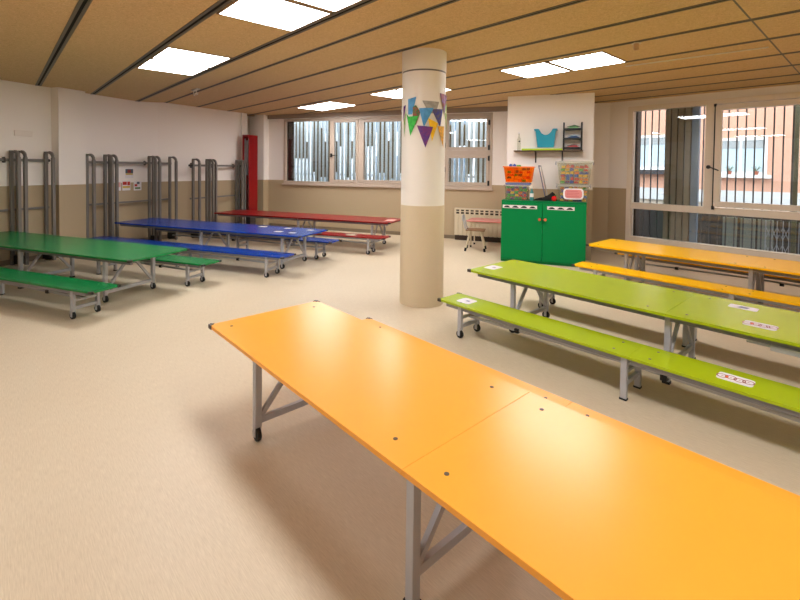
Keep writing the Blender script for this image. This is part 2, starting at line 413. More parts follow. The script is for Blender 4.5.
def make_table(name, label, color, loc, rz, seam, total, inset, stickers=(), group='folding dining tables', wall_end=False, W=.9, H=.6, LY=.345, mid=0.):
    t = thing(name, label, 'table', loc, rz, group)
    m = M[color]; T = .024
    for a, b_ in ((0, seam-.0006), (seam+.0006, total)):
        o = MB(); o.box(a, b_, -W/2, W/2, H-T, H); o.build('tabletop', m, t, bevel=.0015)
    end_caps(t, W, H)
    pts = []
    for a, b_ in ((0, seam), (seam, total)):
        for x in (a+.13, b_-.16):
            pts += [(x, -W/2+.11), (x, W/2-.11)]
    bolts(t, pts, H)
    for s in (-1, 1):
        for a, b_ in ((.08, seam-.02), (seam+.02, total-.05)):
            y = s*(W/2-.09); r = MB(); r.box(a, b_, y-.016, y+.016, H-T-.042, H-T-.001)
            r.box(a, b_, y-.02, y+.02, H-T-.05, H-T-.04); r.build('side_rail', M['rsteel'], t)
    def frame(x, wheels):
        top = H-T-.045
        f = MB(); f.bar((x, -LY-.02, top+.0), (x, LY+.02, top), .04)
        fr = f.build('leg_frame', M['steel'], t)
        f = MB(); f.bar((x, -LY, .13), (x, LY, .13), .028, .04); f.build('cross_bar', M['steel'], fr)
        for s in (-1, 1):
            b = MB(); b.bar((x, s*LY, top+.03), (x, s*LY, (.104 if wheels else .0)), .044, .044, (1, 0, 0)); b.build('leg', M['steel'], fr, bevel=.004)
            b = MB(); b.bar((x, s*(LY-.02), .15), (x, s*.03, top-.01), .026, .03); b.build('brace', M['steel'], fr)
            if wheels: caster(fr, x, s*LY)
            else:
                b = MB(); b.box(x-.028, x+.028, s*LY-.026, s*LY+.026, 0, .02); b.build('foot_cap', M['rubber'], fr)
        return fr
    frame(inset, True); frame(seam+mid, False)
    if not wall_end: frame(total-inset, True)
    # under-top lock gear: lengthwise tube with a clamp near the seam
    b = MB(); b.bar((inset, 0, H-T-.06), (seam-.05, 0, H-T-.06), .028); b.build('spreader_bar', M['steel'], t)
    b = MB(); b.box(seam+.66, seam+.92, -W/2+.05, -W/2+.1, H-T-.085, H-T-.045); b.box(seam+.52, seam+.66, -W/2+.07, -W/2+.085, H-T-.07, H-T-.055)
    b.build('locking_bar', M['steel'], t, bevel=.003)
    for st in stickers: sticker(t, st[0], st[1], H, st[2], st[3], st[4])
    return t

def make_bench(name, label, color, loc, rz, seam, total, inset, stickers=(), group='folding benches', wall_end=False, W=.345, H=.35):
    t = thing(name, label, 'bench', loc, rz, group)
    m = M[color]; T = .022
    for a, b_ in ((0, seam-.0006), (seam+.0006, total)):
        o = MB(); o.box(a, b_, -W/2, W/2, H-T, H); o.build('seat', m, t, bevel=.0015)
    end_caps(t, W, H)
    pts = []
    for a, b_ in ((0, seam), (seam, total)):
        for x in (a+.25, b_-.13) if a == 0 else (a+.13, b_-.2):
            pts += [(x, -W/2+.08), (x, W/2-.08)]
    bolts(t, pts, H)
    for s in (-1, 1):
        for a, b_ in ((.1, seam-.02), (seam+.02, total-.05)):
            y = s*(W/2-.03); r = MB(); r.box(a, b_, y-.014, y+.014, H-T-.036, H-T-.001); r.build('side_rail', M['rsteel'], t)
    LY = W/2-.032
    def frame(x, wheels):
        top = H-T-.036
        f = MB(); f.bar((x, -LY, top-.085), (x, LY, top-.085), .024); fr = f.build('leg_frame', M['steel'], t)
        f = MB(); f.bar((x, -LY, .12), (x, LY, .12), .026, .034); f.build('cross_bar', M['steel'], fr)
        for s in (-1, 1):
            b = MB(); b.bar((x, s*LY, H-T-.002), (x, s*LY, (.098 if wheels else 0)), .034, .046, (1, 0, 0)); b.build('leg', M['steel'], fr, bevel=.004)
            if wheels: caster(fr, x, s*LY, .04)
            else:
                b = MB(); b.box(x-.026, x+.026, s*LY-.02, s*LY+.02, 0, .014); b.build('foot_cap', M['rubber'], fr)
    frame(inset, True); frame(seam-.03, False)
    if not wall_end: frame(total-inset, True)
    b = MB(); b.bar((inset, 0, .2), (seam-.045, 0, .235), .026); b.bar((seam-.045, 0, .235), (total-inset, 0, .2), .026); b.build('stretcher', M['steel'], t)
    for cx_ in (seam*.44, seam+.18):
        b = MB(); b.box(cx_, cx_+.045, -.026, .026, .19, .228); b.build('stretcher_clamp', M['rubber'], t)
    for st in stickers: sticker(t, st[0], st[1], H, st[2], st[3], st[4])
    return t

G_T, G_B = 'folding canteen tables', 'folding canteen benches'
# right-hand group, lying along x
make_table('folding_table', 'large orange-yellow folding table in the foreground, nearest the camera', 'front', (-3.28, 1.585, 0), 0, 2.06, 4.0, .61, group=G_T, LY=.365, mid=-.02)
make_bench('folding_bench', 'orange-yellow bench along the far side of the front table', 'front', (-3.22, 2.39, 0), 0, 1.97, 3.95, .33, group=G_B)
make_table('folding_table', 'lime green folding table beyond the front orange table', 'lime', (-3.2, 4.425, 0), 0, 2.01, 4.0, .53,
           [(.12, -.14, .15, .2, 'sheet'), (2.4, .24, .2, .12, 'ink'), (2.58, -.2, .2, .14, 'faces')], group=G_T)
make_bench('folding_bench', 'lime green bench between the orange table and the lime table', 'lime', (-3.22, 3.675, 0), 0, 1.93, 3.95, .28,
           [(.25, -.0, .17, .17, 'sheet'), (2.56, 0., .2, .13, 'faces')], group=G_B)
make_bench('folding_bench', 'lime bench on the far side of the lime table, only its casters showing', 'lime', (-3.22, 5.2, 0), 0, 1.93, 3.95, .32, group=G_B)
make_table('folding_table', 'golden yellow folding table in front of the right window', 'yellow', (-3.12, 7.2, 0), 0, 2.01, 4.0, .55, group=G_T)
make_bench('folding_bench', 'golden yellow bench between the lime table and the yellow table', 'yellow', (-3.12, 6.47, 0), 0, 1.95, 3.95, .33, group=G_B)
make_bench('folding_bench', 'golden yellow bench behind the yellow table, under the right window', 'yellow', (-3.1, 7.95, 0), 0, 1.95, 3.95, .33, group=G_B)
# left-hand group, reaching out from the left wall
RL = TH + PI
def lt(n, l): return F3(n, l, 0)
make_table('folding_table', 'green folding table reaching out from the left wall', 'green', lt(-4.9, 4.27), RL, 2.25, 3.98, .56, wall_end=True, group=G_T)
make_bench('folding_bench', 'green bench on the near side of the green table', 'green', lt(-4.86, 3.5), RL, 2.2, 3.95, .34, wall_end=True, group=G_B)
make_bench('folding_bench', 'green bench on the far side of the green table', 'green', lt(-4.8, 5.04), RL, 2.2, 3.98, .32, wall_end=True, group=G_B)
make_table('folding_table', 'blue folding table reaching out from the left wall, papers on its end', 'blue', lt(-4.12, 6.71), RL, 2.2, 4.32, .42,
           [(1.3, -.27, .16, .13, 'cream'), (.65, .14, .15, .12, 'cream'), (.74, -.28, .14, .1, 'cream'), (.24, -.24, .13, .1, 'cream'), (.34, .17, .13, .1, 'cream')], wall_end=True, group=G_T)
make_bench('folding_bench', 'blue bench on the near side of the blue table', 'blue', lt(-4.09, 5.91), RL, 2.2, 4.4, .32, wall_end=True, group=G_B)
make_bench('folding_bench', 'blue bench on the far side of the blue table', 'blue', lt(-4.11, 7.43), RL, 2.2, 4.4, .32, wall_end=True, group=G_B)
make_table('folding_table', 'red folding table in front of the back window', 'red', lt(-3.46, 9.02), RL, 2.3, 4.65, .45,
           [(.16, .0, .2, .3, 'pink')], wall_end=True, group=G_T)
make_bench('folding_bench', 'red bench on the near side of the red table, white sheet on it', 'red', lt(-3.39, 8.25), RL, 2.3, 4.65, .35,
           [(.8, 0, .22, .15, 'cream')], wall_end=True, group=G_B)

# ------------------------------------------------------------------ WALL STORAGE FRAMES
def storage(label, n0, ls, zt, depth, railspan, boxes=True):
    """posts bent over at the top, two rails; local x along l, local y = -n ... built in n/l directly"""
    t = thing('wall_storage_frame', label, 'frame', F3(n0, sum(x for x, d in ls)/len(ls), 0), TH, 'wall frames for folded tables')
    lc = sum(x for x, d in ls)/len(ls)
    def P(dn, l, z): return (dn, l-lc, z)
    for l, dbl in ls:
        offs = (-.05, .05) if dbl else (0,)
        for o in offs:
            b = MB(); h = depth/2; r = .1; pts = [P(-h, l+o, 0), P(-h, l+o, zt-.03)]
            b.bar(pts[0], pts[1], .05, .05)
            b.bar(P(-h-.02, l+o, zt-.015), P(h-r+.01, l+o, zt-.015), .05, .035, (0, 0, 1))
            prev = None
            for k in range(7):
                a = math.radians(90*k/6); q = P(h-r+r*math.sin(a), l+o, zt-.015-r+r*math.cos(a))
                if prev: b.bar(prev, q, .05, .035, (0, 1, 0))
                prev = q
            b.bar(P(h, l+o, zt-.015-r+.004), P(h, l+o, 0), .05, .05)
            b.build('post', M['fsteel'], t, bevel=.004)
        if boxes:
            b = MB(); b.box(-depth/2-.03, depth/2-.03, l-lc-.045, l-lc+.045, 0.02, .16); b.build('foot_block', M['black'], t)
    for z in (zt-.16, .95):
        b = MB(); a, c_ = railspan; yb = -depth/2-.032
        b.bar((yb, a-lc, z), (yb, c_-lc, z), .05 if z > 1.2 else .036); b.build('rail', M['fsteel'], t)
        if z > 1.2:
            for l in (a+.02, c_-.02):
                k = MB(); k.cyl((yb-.0, l-lc, z-.06), .02, .12, 12); k.cyl((yb-.05, l-lc, z), .028, .1, 12, 'x'); k.build('clamp', M['dsteel'], t, smooth=True)
            for (l0, d0), (l1, d1) in zip(ls[:-1], ls[1:]):
                if l1-l0 > .8:
                    for l in (l0+.14, l1-.14):
                        k = MB(); k.lathe((yb, l-lc, z-.05), [(.018, 0), (.03, .03), (.03, .07), (.018, .1)], 12); k.build('clamp', M['dsteel'], t, smooth=True)
    # hinge blocks that take the table end
    for (l0, d0), (l1, d1) in zip(ls[:-1], ls[1:]):
        pass
    return t
storage('grey tubular wall frame holding the green table, left of the shallow pillar', -8.83, [(3.22, False), (3.72, True), (4.83, True), (5.32, False)], 1.97, .2, (3.15, 5.38))
storage('grey tubular wall frame behind the blue table, picture cards hung inside it', -8.72, [(5.98, False), (6.40, True), (7.42, True), (7.92, False)], 1.95, .2, (5.9, 7.95))
storage('grey tubular wall frame behind the red table, beside the folded red bench', -8.35, [(8.26, False), (8.74, True), (9.80, True), (10.18, False)], 1.91, .2, (8.2, 10.1))

# folded bench standing upright in the far frame
t = thing('folded_bench', 'red bench folded upright against the wall in the far left corner', 'bench', F3(-8.15, 10.06, 0), TH)
b = MB(); b.box(0, .022, -.19, .17, .42, 2.6); b.build('seat', M['red'], t, bevel=.004)
b = MB(); b.box(-.2, -.178, -.19, .17, .42, 2.6); b.build('seat', M['red'], t, bevel=.004)
b = MB(); b.box(-.198, .02, -.185, -.165, 2.575, 2.6); b.box(-.198, .02, .145, .165, 2.575, 2.6); b.build('hinge_plate', M['red'], t)
for x in (-.15, -.03):
    b = MB(); b.box(x-.012, x+.012, -.15, -.12, .5, 2.5); b.box(x-.012, x+.012, .1, .13, .5, 2.5); b.build('side_rail', M['steel'], t)
b = MB(); b.box(-.19, .01, -.12, .1, .0, .42); b.build('hinge_carriage', M['dsteel'], t)
b = MB(); b.bar((-.09, -.13, 1.5), (-.09, -.13, 2.45), .03); b.bar((-.09, .1, 1.5), (-.09, .1, 2.45), .03); b.bar((-.09, -.13, 2.4), (-.09, .1, 2.4), .026); b.build('leg_frame', M['steel'], t)

# picture cards on the left wall
def card(l, z, w_, h_, label, cols):
    t = MB(); t.k = 0; t.box(0, .003, -w_/2, w_/2, -h_/2, h_/2); mats = [M['paper']]
    for i, (y0, y1, z0, z1, c_) in enumerate(cols):
        t.k = i+1; t.box(.002, .0042, y0*w_/2, y1*w_/2, z0*h_/2, z1*h_/2); mats.append(c_)
    o = t.build('picture_card', mats); o.location = F3(NA+.002, l, z); o.rotation_euler = (0, 0, TH)
    return tag(o, label, 'card', 'picture cards on the left wall')
P_ = lambda n, c: mat(n, c, .6, .3)
cr, cy_, cg, cb = P_('print_red', (190, 60, 45)), P_('print_yellow', (214, 180, 70)), P_('print_green', (110, 140, 90)), P_('print_slate', (90, 100, 110))
card(7.02, 1.56, .19, .2, 'small picture card with a red figure, highest of the wall cards', [(-.95, .95, .05, .95, cb), (-.45, .45, .05, .8, cr), (-.9, .9, -.3, .0, cy_)])
card(6.95, 1.29, .19, .2, 'picture card with red shapes, in the middle of the lower row', [(-.9, .1, .2, .9, cr), (.25, .9, .1, .9, cr), (-.9, .9, -.45, -.05, cy_)])
card(7.22, 1.28, .19, .2, 'picture card with a dark shape, right of the lower row', [(-.2, .5, .4, .9, cb), (-.8, -.1, -.1, .4, cr), (-.7, .7, -.7, -.3, cg)])
card(6.78, 1.29, .09, .2, 'narrow pinkish card at the left of the lower row', [(-.8, .8, -.2, .8, M['paperpink'])])

# ------------------------------------------------------------------ WINDOWS
def frame_rect(mb, x0, x1, z0, z1, w_, y0, y1):
    mb.box(x0, x1, y0, y1, z0, z0+w_); mb.box(x0, x1, y0, y1, z1-w_, z1); mb.box(x0, x0+w_, y0, y1, z0+w_, z1-w_); mb.box(x1-w_, x1, y0, y1, z0+w_, z1-w_)
GL = glass('window_glass', (246, 249, 249), 1.4)
# right window, built in world axes
wr = bpy.data.objects.new('window_1', None); COL.objects.link(wr); wr.location = (0, Y1, 0); struct(wr)
b = MB(); frame_rect(b, RX0, RX1, RZ0, RZ1, .10, -.02, .14)
b.box(RX0+.1, RX1-.1, .0, .12, .94, 1.07)                       # transom
b.box(-2.38, -2.24, -.01, .12, 1.07, 3.0)                       # mullion
b.build('window_frame', M['alu'], wr, bevel=.004)
b = MB(); frame_rect(b, -2.215, .2, 1.09, 2.985, .095, -.04, .08); sash = b.build('sash', M['alu'], wr, bevel=.004)
b = MB(); b.box(-2.12, .11, .01, .022, 1.18, 2.895); b.build('pane', GL, sash)
b = MB(); frame_rect(b, .22, 1.4, 1.09, 2.985, .09, -.03, .08); s2 = b.build('sash', M['alu'], wr, bevel=.004)
b = MB(); b.box(.31, 1.31, .01, .022, 1.17, 2.9); b.build('pane', GL, s2)
b = MB(); b.box(RX0+.1, -2.38, .05, .062, 1.07, 3.0); b.build('pane', GL, wr)
b = MB(); b.box(RX0+.1, RX1-.1, .05, .062, RZ0+.1, .94); b.build('pane', GL, wr)
b = MB(); b.cyl((-2.31, -.04, 1.83), .035, .035, 16, 'y'); b.bar((-2.31, -.055, 1.84), (-2.14, -.06, 1.765), .028, .02); b.build('handle', M['black'], wr)
b = MB(); b.box(-2.235, -2.217, -.03, .05, 1.04, 3.0); b.box(-2.24, -2.2, -.05, -.0, 1.03, 1.1); b.box(-2.245, -2.205, -.045, 0, 2.96, 3.01); b.build('hinge_strip', M['black'], wr)

# back window, local x = n, local y = l
wb = bpy.data.objects.new('window_2', None); COL.objects.link(wb); wb.location = F3(0, LB, 0); wb.rotation_euler = (0, 0, TH); struct(wb)
b = MB(); frame_rect(b, BW0, BW1, BZ0, BZ1, .07, -.02, .14)
for x0, x1 in ((-6.16, -6.09), (-5.29, -5.2), (-2.95, -2.87)): b.box(x0, x1, -.015, .12, BZ0+.07, BZ1-.07)
b.box(-2.87, BW1-.07, -.01, .12, 2.08, 2.2)
b.build('window_frame', M['alu2'], wb, bevel=.004)
def sash2(x0, x1, z0, z1, w_, yo=-.03):
    q = MB(); frame_rect(q, x0, x1, z0, z1, w_, yo, .07); s_ = q.build('sash', M['alu2'], wb, bevel=.003)
    q = MB(); q.box(x0+w_, x1-w_, .01, .02, z0+w_, z1-w_); q.build('pane', GL, s_); return s_
sash2(-6.085, -5.295, BZ0+.075, BZ1-.075, .06)
sash2(-5.195, -2.96, BZ0+.075, BZ1-.075, .07)
s_a = sash2(-2.865, BW1-.075, 2.205, BZ1-.075, .07); s_b = sash2(-2.865, BW1-.075, BZ0+.075, 2.075, .07)
b = MB(); b.box(BW0+.07, -6.16, .05, .06, BZ0+.07, BZ1-.07); b.build('pane', GL, wb)
b = MB(); b.box(BW0+.07, BW0+.26, .065, .12, BZ0+.07, BZ1-.07); b.build('dark_jamb', mat('dark_brown_jamb', (74, 58, 50), .6), wb)
b = MB(); b.box(-6.12, -6.07, -.06, -.03, 2.02, 2.12); b.bar((-6.095, -.07, 2.07), (-5.95, -.075, 2.07), .022); b.build('handle', M['black'], wb)
for z in (2.86, 2.26, 2.0, 1.4):
    b = MB(); b.box(BW1-.1, BW1-.06, -.055, -.02, z-.06, z+.06); b.build('hinge', M['black'], wb)
for z in (2.32, 1.72):
    b = MB(); b.box(-2.9, -2.875, -.055, -.02, z-.06, z+.06); b.build('handle', M['black'], wb)
b = MB(); b.box(BW0-.03, BW1+.03, -.06, -.0, BZ0-.045, BZ0); b.build('window_sill', M['alu2'], wb, bevel=.003)

# ------------------------------------------------------------------ OUTSIDE THE WINDOWS
pav = mat('grey_paving', (112, 108, 104), .8, .3, noise=.12, nscale=6)
b = MB(); b.box(-34, 14, -12, 34, -.6, -.3); struct(b.build('outside_ground', pav))
# vertical fins in front of the back window
t = thing('louver_screen', 'screen of pale vertical fins with uneven brown fins outside the back window', 'screen', F3(0, LB+.75, 0), TH)
fw, fb = mat('pale_blue_white_fin', (232, 243, 252), .5), mat('olive_brown_fin', (112, 98, 70), .6)
x = -9.6; i = 0
while x < -.6:
    b = MB(); b.box(x, x+.074, -.03, .03, -.3, 3.9); b.build('pale_fin', fw, t)
    if random.random() < .7:
        lo = random.choice([-.3, -.3, 1.45, 1.6, 2.0, 2.35]); hi = random.choice([3.9, 3.9, 3.9, 2.5, 2.9])
        if hi-lo > .4:
            b = MB(); b.box(x+.076, x+.122, -.03, .02, lo, hi); b.build('brown_fin', fb, t)
    x += .126; i += 1
b = MB(); b.box(-9.6, -.4, .1, .14, 1.5, 1.56); b.box(-9.6, -.4, .1, .14, 3.4, 3.46); b.build('cross_rail', mat('grey_rail', (140, 146, 150), .5), t)
# building behind it
t = thing('apartment_building', 'pale blue-grey building front seen between the fins of the back window', 'building', F3(-5, LB+12, 0), TH)
bw, bgl = mat('pale_render', (222, 228, 234), .8), mat('blue_grey_window', (96, 120, 140), .2)
b = MB(); b.box(-16, 1.2, 0, 1, -.5, 7); b.build('wall', bw, t)
for x in (-13, -9, -5.2, -1.6):
    for z in (.6, 3.6):
        b = MB(); frame_rect(b, x, x+1.7, z, z+1.9, .1, -.05, .02); f_ = b.build('window', mat('white_frame', (225, 228, 230), .5), t)
        b = MB(); b.box(x+.1, x+1.6, -.02, .01, z+.1, z+1.8); b.build('pane', bgl, f_)
    b = MB(); b.box(x-.4, x+2.1, -.5, -.02, .3, .42); b.build('balcony_slab', mat('grey_slab', (150, 156, 162), .7), t)
# grille in front of the right window
t = thing('window_grille', 'row of thin dark vertical bars outside the right window', 'grille', (0, Y1+.42, 0))
gm = mat('dark_grey_bar', (84, 86, 92), .4, .5, .3)
x = -3.72
while x < 2.0:
    b = MB(); b.bar((x, 0, -.3), (x, 0, 3.6), .016, .022); b.build('bar', gm, t); x += .135
for z in (-.02, 3.25):
    b = MB(); b.bar((-3.8, 0, z), (2.1, 0, z), .04); b.build('bar_rail', gm, t)
b = MB(); b.box(-3.84, -3.7, -.1, .1, -.3, 3.6); b.build('corner_post', mat('black_brown_post', (40, 32, 30), .6), t)
# slatted grey column
t = thing('slatted_column', 'grey column of wide vertical slats just outside the right window', 'column', (-2.87, Y1+.33, -.3))
for i in range(4):
    b = MB(); b.box(-.28+i*.12, -.28+i*.12+.095, -.05, .03, 0, 4.2); b.build('slat', mat('taupe_slat', (150, 138, 120), .6), t)
b = MB(); b.box(-.28, .22, .03, .06, 0, 4.2); b.build('core', mat('blue_grey_core', (120, 140, 164), .5), t)
b = MB(); b.box(.2, .32, -.05, .05, 0, 4.2); b.build('steel_edge', mat('steel_blue', (128, 150, 176), .45, .5, .2), t)
# broad green-grey flat posts in the yard
for x, lab in ((-1.2, 'left'), (-.62, 'right')):
    b = MB(); b.box(x-.05, x+.05, 0, .04, -.3, 3.4); o = b.build('yard_post', mat('green_grey_post', (98, 100, 78), .6)); o.location = (0, Y1+1.1, 0)
    tag(o, 'broad green-grey upright post behind the bars, %s of two' % lab, 'post')
# pale translucent panels in the lower pane
for i, x in enumerate((-2.2, -1.9, -1.62)):
    b = MB(); b.box(-.12, .12, 0, .03, -.3, .8); b.box(-.12, .12, -.01, .04, .76, .8); o = b.build('low_screen', mat('pale_green_panel', (148, 158, 150), .5)); o.location = (x, Y1+1.25, 0)
    tag(o, 'pale green-grey low panel outside the lower pane, %s of three' % ('leftmost', 'middle one', 'rightmost')[i], 'panel', 'low yard panels')
# folding lattice gates
for gi, gx in enumerate((-1.56, -1.08)):
    t = thing('folding_gate', ('white folding lattice gate outside the lower pane, left of the picture edge' if gi == 0 else 'white folding lattice gate outside the lower pane, at the picture edge'), 'gate', (gx, Y1+.85, -.3), 0, 'folding lattice gates')
    gm2 = mat('bluish_white_lattice', (176, 186, 200), .5)
    for k in range(5):
        b = MB(); b.bar((k*.085, 0, 0), (k*.085, 0, 1.13), .016); b.build('upright', gm2, t)
        if k < 4:
            for z in (.12, .45, .78):
                b = MB(); b.bar((k*.085, .01, z), (k*.085+.085, .01, z+.24), .01); b.bar((k*.085+.085, -.01, z), (k*.085, -.01, z+.24), .01); b.build('lattice', gm2, t)
# dark low wall and car-like dark mass at the kerb
b = MB(); b.prism([(-5.5, 12.5), (4, 11.5), (4, 11.8), (-5.5, 12.8)], -.3, .78); o = b.build('parapet', mat('dark_parapet', (44, 40, 38), .7, noise=.1, nscale=5)); tag(o, 'dark low parapet wall across the yard outside the right window', 'wall')
# pink house across the yard
t = thing('house', 'salmon pink house with white window frames seen through the right window', 'building', (-2.5, 18, -.3))
pk = mat('salmon_render', (198, 150, 128), .85, noise=.05, nscale=3)
b = MB(); b.box(-7, 9, 0, 1.0, 0, 9.5); b.build('wall', pk, t)
b = MB(); b.box(-7, 9, -.12, 0, 1.0, 1.25); b.box(-7, 9, -.05, 0, 1.25, 1.42); b.build('ledge', mat('pale_ledge', (190, 192, 194), .7), t)
b = MB(); b.box(-7, 9, -.03, 0, 0, 1.0); b.build('plinth', mat('cream_plinth', (176, 164, 150), .8), t)
whf = mat('white_window_frame', (228, 230, 230), .5); cur = mat('blue_grey_blind', (176, 194, 204), .6)
for x0, x1, z0, z1 in ((-4.15, -2.85, 2.1, 3.35), (-1.45, -.1, 1.95, 3.15), (2.2, 3.6, 1.95, 3.15)):
    b = MB(); frame_rect(b, x0, x1, z0, z1, .09, -.06, .02); b.box((x0+x1)/2-.03, (x0+x1)/2+.03, -.05, 0, z0, z1); f_ = b.build('window', whf, t)
    b = MB(); b.box(x0+.09, x1-.09, -.02, 0, z0+.09, z1-.09); b.build('blind', cur, f_)
    b = MB(); b.box(x0-.12, x1+.12, -.22, 0, z0-.1, z0); b.build('sill', whf, f_)
    b = MB(); b.box(x0+.05, x1-.05, -.035, 0, z1-.35, z1-.05); b.build('shutter_box', mat('grey_shutter', (150, 154, 156), .6), f_)
b = MB(); b.box(-4.3, -2.7, -.3, 0, 1.92, 2.08); b.build('awning_rail', mat('dark_rail', (50, 46, 50), .6), t)
# flower pots on its sill
for i, x in enumerate((-3.55, -2.85)):
    p = thing('flower_pot', 'small plant pot on the sill of the pink house, %s one' % ('left', 'right')[i], 'plant', (x, 17.86, 1.65), 0, 'pots on the house sill')
    b = MB(); b.lathe((0, 0, 0), [(.05, 0), (.075, .12)], 14); b.build('pot', mat('terracotta', (150, 80, 56), .8), p)
    b = MB()
    for k in range(9):
        a = k*2.4; b.tube([(0, 0, .1), (.06*math.cos(a), .06*math.sin(a), .2), (.13*math.cos(a), .1*math.sin(a), .24+.02*(k % 4))], [.006, .012, .003], 5)
    b.build('leaves', mat('dull_leaf', (84, 104, 70), .8), p)

# ------------------------------------------------------------------ GREEN CUPBOARD AND WHAT STANDS ON IT
LC = 8.55; CT = 1.165
def nl(n, l, z): return F3(n, l, z)
cab = thing('cupboard', 'green two-door cupboard in front of the white pier', 'cupboard', nl(-.43, LC, 0), TH)
b = MB(); D = .58; hw = .745
b.box(-hw, hw, .02, D, .0, .04); b.box(-hw, hw, .0, D, CT-.035, CT); b.box(-hw, -hw+.022, .02, D, .04, CT-.035); b.box(hw-.022, hw, .02, D, .04, CT-.035); b.box(-hw, hw, D-.02, D, .04, CT-.035); b.box(-hw, hw, .03, D-.02, .55, .57)
b.build('body', M['cabgreen2'], cab, bevel=.003)
stripm = [M['paper'], M['black']]
for s in (-1, 1):
    a, c_ = sorted((s*.004, s*(hw-.002)))
    b = MB(); b.box(a, c_, -.002, .019, .05, CT-.04); dr = b.build('door', M['cabgreen'], cab, bevel=.002)
    b = MB(); b.lathe((0, 0, 0), [(.012, 0), (.012, .02), (.026, .03), (.026, .045), (.014, .052)], 16)
    k = b.build('knob', M['knobred'], dr, smooth=True); k.location = (s*.05, -.002, .83); k.rotation_euler = (PI/2, 0, 0)
    n_ = 4 if s < 0 else 3; w1 = .155; x0 = -.72 if s < 0 else .08
    b = MB(); b.k = 0; b.box(x0, x0+n_*w1, -.004, -.002, 1.015, 1.075)
    for i in range(n_):
        q = x0+i*w1; b.k = 1
        b.plate([(q+.012, 1.027), (q+w1-.012, 1.027), (q+w1-.04, 1.05), (q+w1*.5+.02, 1.062), (q+w1*.5-.02, 1.062), (q+.04, 1.05)], -.0055, -.003)
        b.box(q+w1*.5-.012, q+w1*.5+.012, -.0062, -.005, 1.027, 1.04) if False else None
    b.build('paper_border', stripm, dr)
b = MB(); b.bar((-.04, -.035, .835), (.035, -.035, .815), .012); b.build('strap', M['black'], cab)

toy_mats = [mat('toy_'+n_, c_, .35, .5) for n_, c_ in (('red', (206, 48, 40)), ('yellow', (240, 190, 30)), ('blue', (40, 80, 170)), ('green', (70, 165, 60)), ('orange', (236, 126, 30)), ('purple', (110, 70, 130)))]
toy_names = ['red', 'yellow', 'blue', 'green', 'orange', 'purple']
def brick_mesh(ci, shape):
    b = MB()
    if shape == 0: b.box(-.03, .03, -.022, .022, 0, .03); [b.cyl((sx*.014, sy*.011, .03), .007, .008, 8) for sx in (-1, 1) for sy in (-1, 1)]
    elif shape == 1: b.box(-.024, .024, -.024, .024, 0, .042); b.cyl((0, 0, .042), .013, .01, 10)
    else: b.box(-.033, .033, -.014, .014, 0, .022); b.box(-.012, .012, -.024, .024, 0, .034)
    o = b.build('toy_brick', toy_mats[ci]); me = o.data; bpy.data.objects.remove(o); return me
bmesh_lib = {(c_, s_): brick_mesh(c_, s_) for c_ in range(6) for s_ in range(3)}
def fill(n0, l0, z0, nx, ny, nz, cx, cy, cz, where, weights, top=None):
    for k in range(nz):
        for j in range(ny):
            for i in range(nx):
                ci = random.choices(range(6), weights)[0]; sh = random.randrange(3)
                o = bpy.data.objects.new('toy_brick', bmesh_lib[(ci, sh)]); COL.objects.link(o)
                x = n0+(i+.5)*cx; y = l0+(j+.5)*cy
                tl = .0 if k == 0 else .16
                o.location = nl(x+(.006 if k % 2 else -.004)+random.uniform(-.003, .003), y+random.uniform(-.004, .01), z0+k*cz+.002+random.uniform(0, .006)*(k > 0)); o.rotation_euler = (random.uniform(-tl, tl), random.uniform(-tl, tl), TH+random.uniform(-.45, .45))
                q = random.uniform(1.04, 1.14); o.scale = (q, q, q)
                tag(o, '%s plastic toy brick %s' % (toy_names[ci], where), 'toy brick', '%s toy bricks %s' % (toy_names[ci], where))
def bin_(label, n, l, z, w0, w1, d, h, material, lid=None, rim=None):
    """open tapered storage box, walls with thickness; w0 bottom width, w1 top width"""
    t = thing('storage_bin', label, 'box', nl(n, l, z), TH)
    b = MB(); th = .004
    def ring(w_, dd, zz): return [(-w_/2, -dd/2, zz), (w_/2, -dd/2, zz), (w_/2, dd/2, zz), (-w_/2, dd/2, zz)]
    d0 = d*.92
    vs = ring(w0, d0, 0)+ring(w1, d, h)+ring(w1-2*th, d-2*th, h)+ring(w0-2*th, d0-2*th, th)
    fs = [(3, 2, 1, 0), (12, 13, 14, 15)]
    for a, c_ in ((0, 4), (4, 8), (8, 12)):
        for i in range(4): fs.append((a+i, a+(i+1) % 4, c_+(i+1) % 4, c_+i))
    b.add(vs, fs); b.build('tub', material, t)
    r = MB(); e = .014
    r.box(-w1/2-e, w1/2+e, -d/2-e, -d/2, h-.022, h); r.box(-w1/2-e, w1/2+e, d/2, d/2+e, h-.022, h); r.box(-w1/2-e, -w1/2, -d/2, d/2, h-.022, h); r.box(w1/2, w1/2+e, -d/2, d/2, h-.022, h)
    r.build('rim', rim or material, t, bevel=.003)
    if lid:
        q = MB(); q.box(-w1/2-.02, w1/2+.02, -d/2-.02, d/2+.02, h, h+.012); q.box(-w1/2+.03, w1/2-.03, -d/2+.03, d/2-.03, h+.012, h+.02); q.build('lid', lid, t, bevel=.003)
        for s in (-1, 1):
            q = MB(); q.box(s*(w1/2+.018), s*(w1/2+.03), -.06, .06, h-.05, h+.016); q.build('clip', M['inkgrey'], t)
    return t
clear = plastic_clear('cloudy_clear_plastic', (226, 226, 220), .06)
clear2 = plastic_clear('white_translucent_plastic', (226, 224, 216), .4)
orange = plastic_clear('orange_translucent_plastic', (244, 132, 30), .09, (255, 216, 150))
ZB = CT+.001
LBX = LC+.3
bin_('cloudy clear bin of toy bricks under the orange bin', -.92, LBX, ZB, .40, .43, .4, .28, clear, rim=clear2)
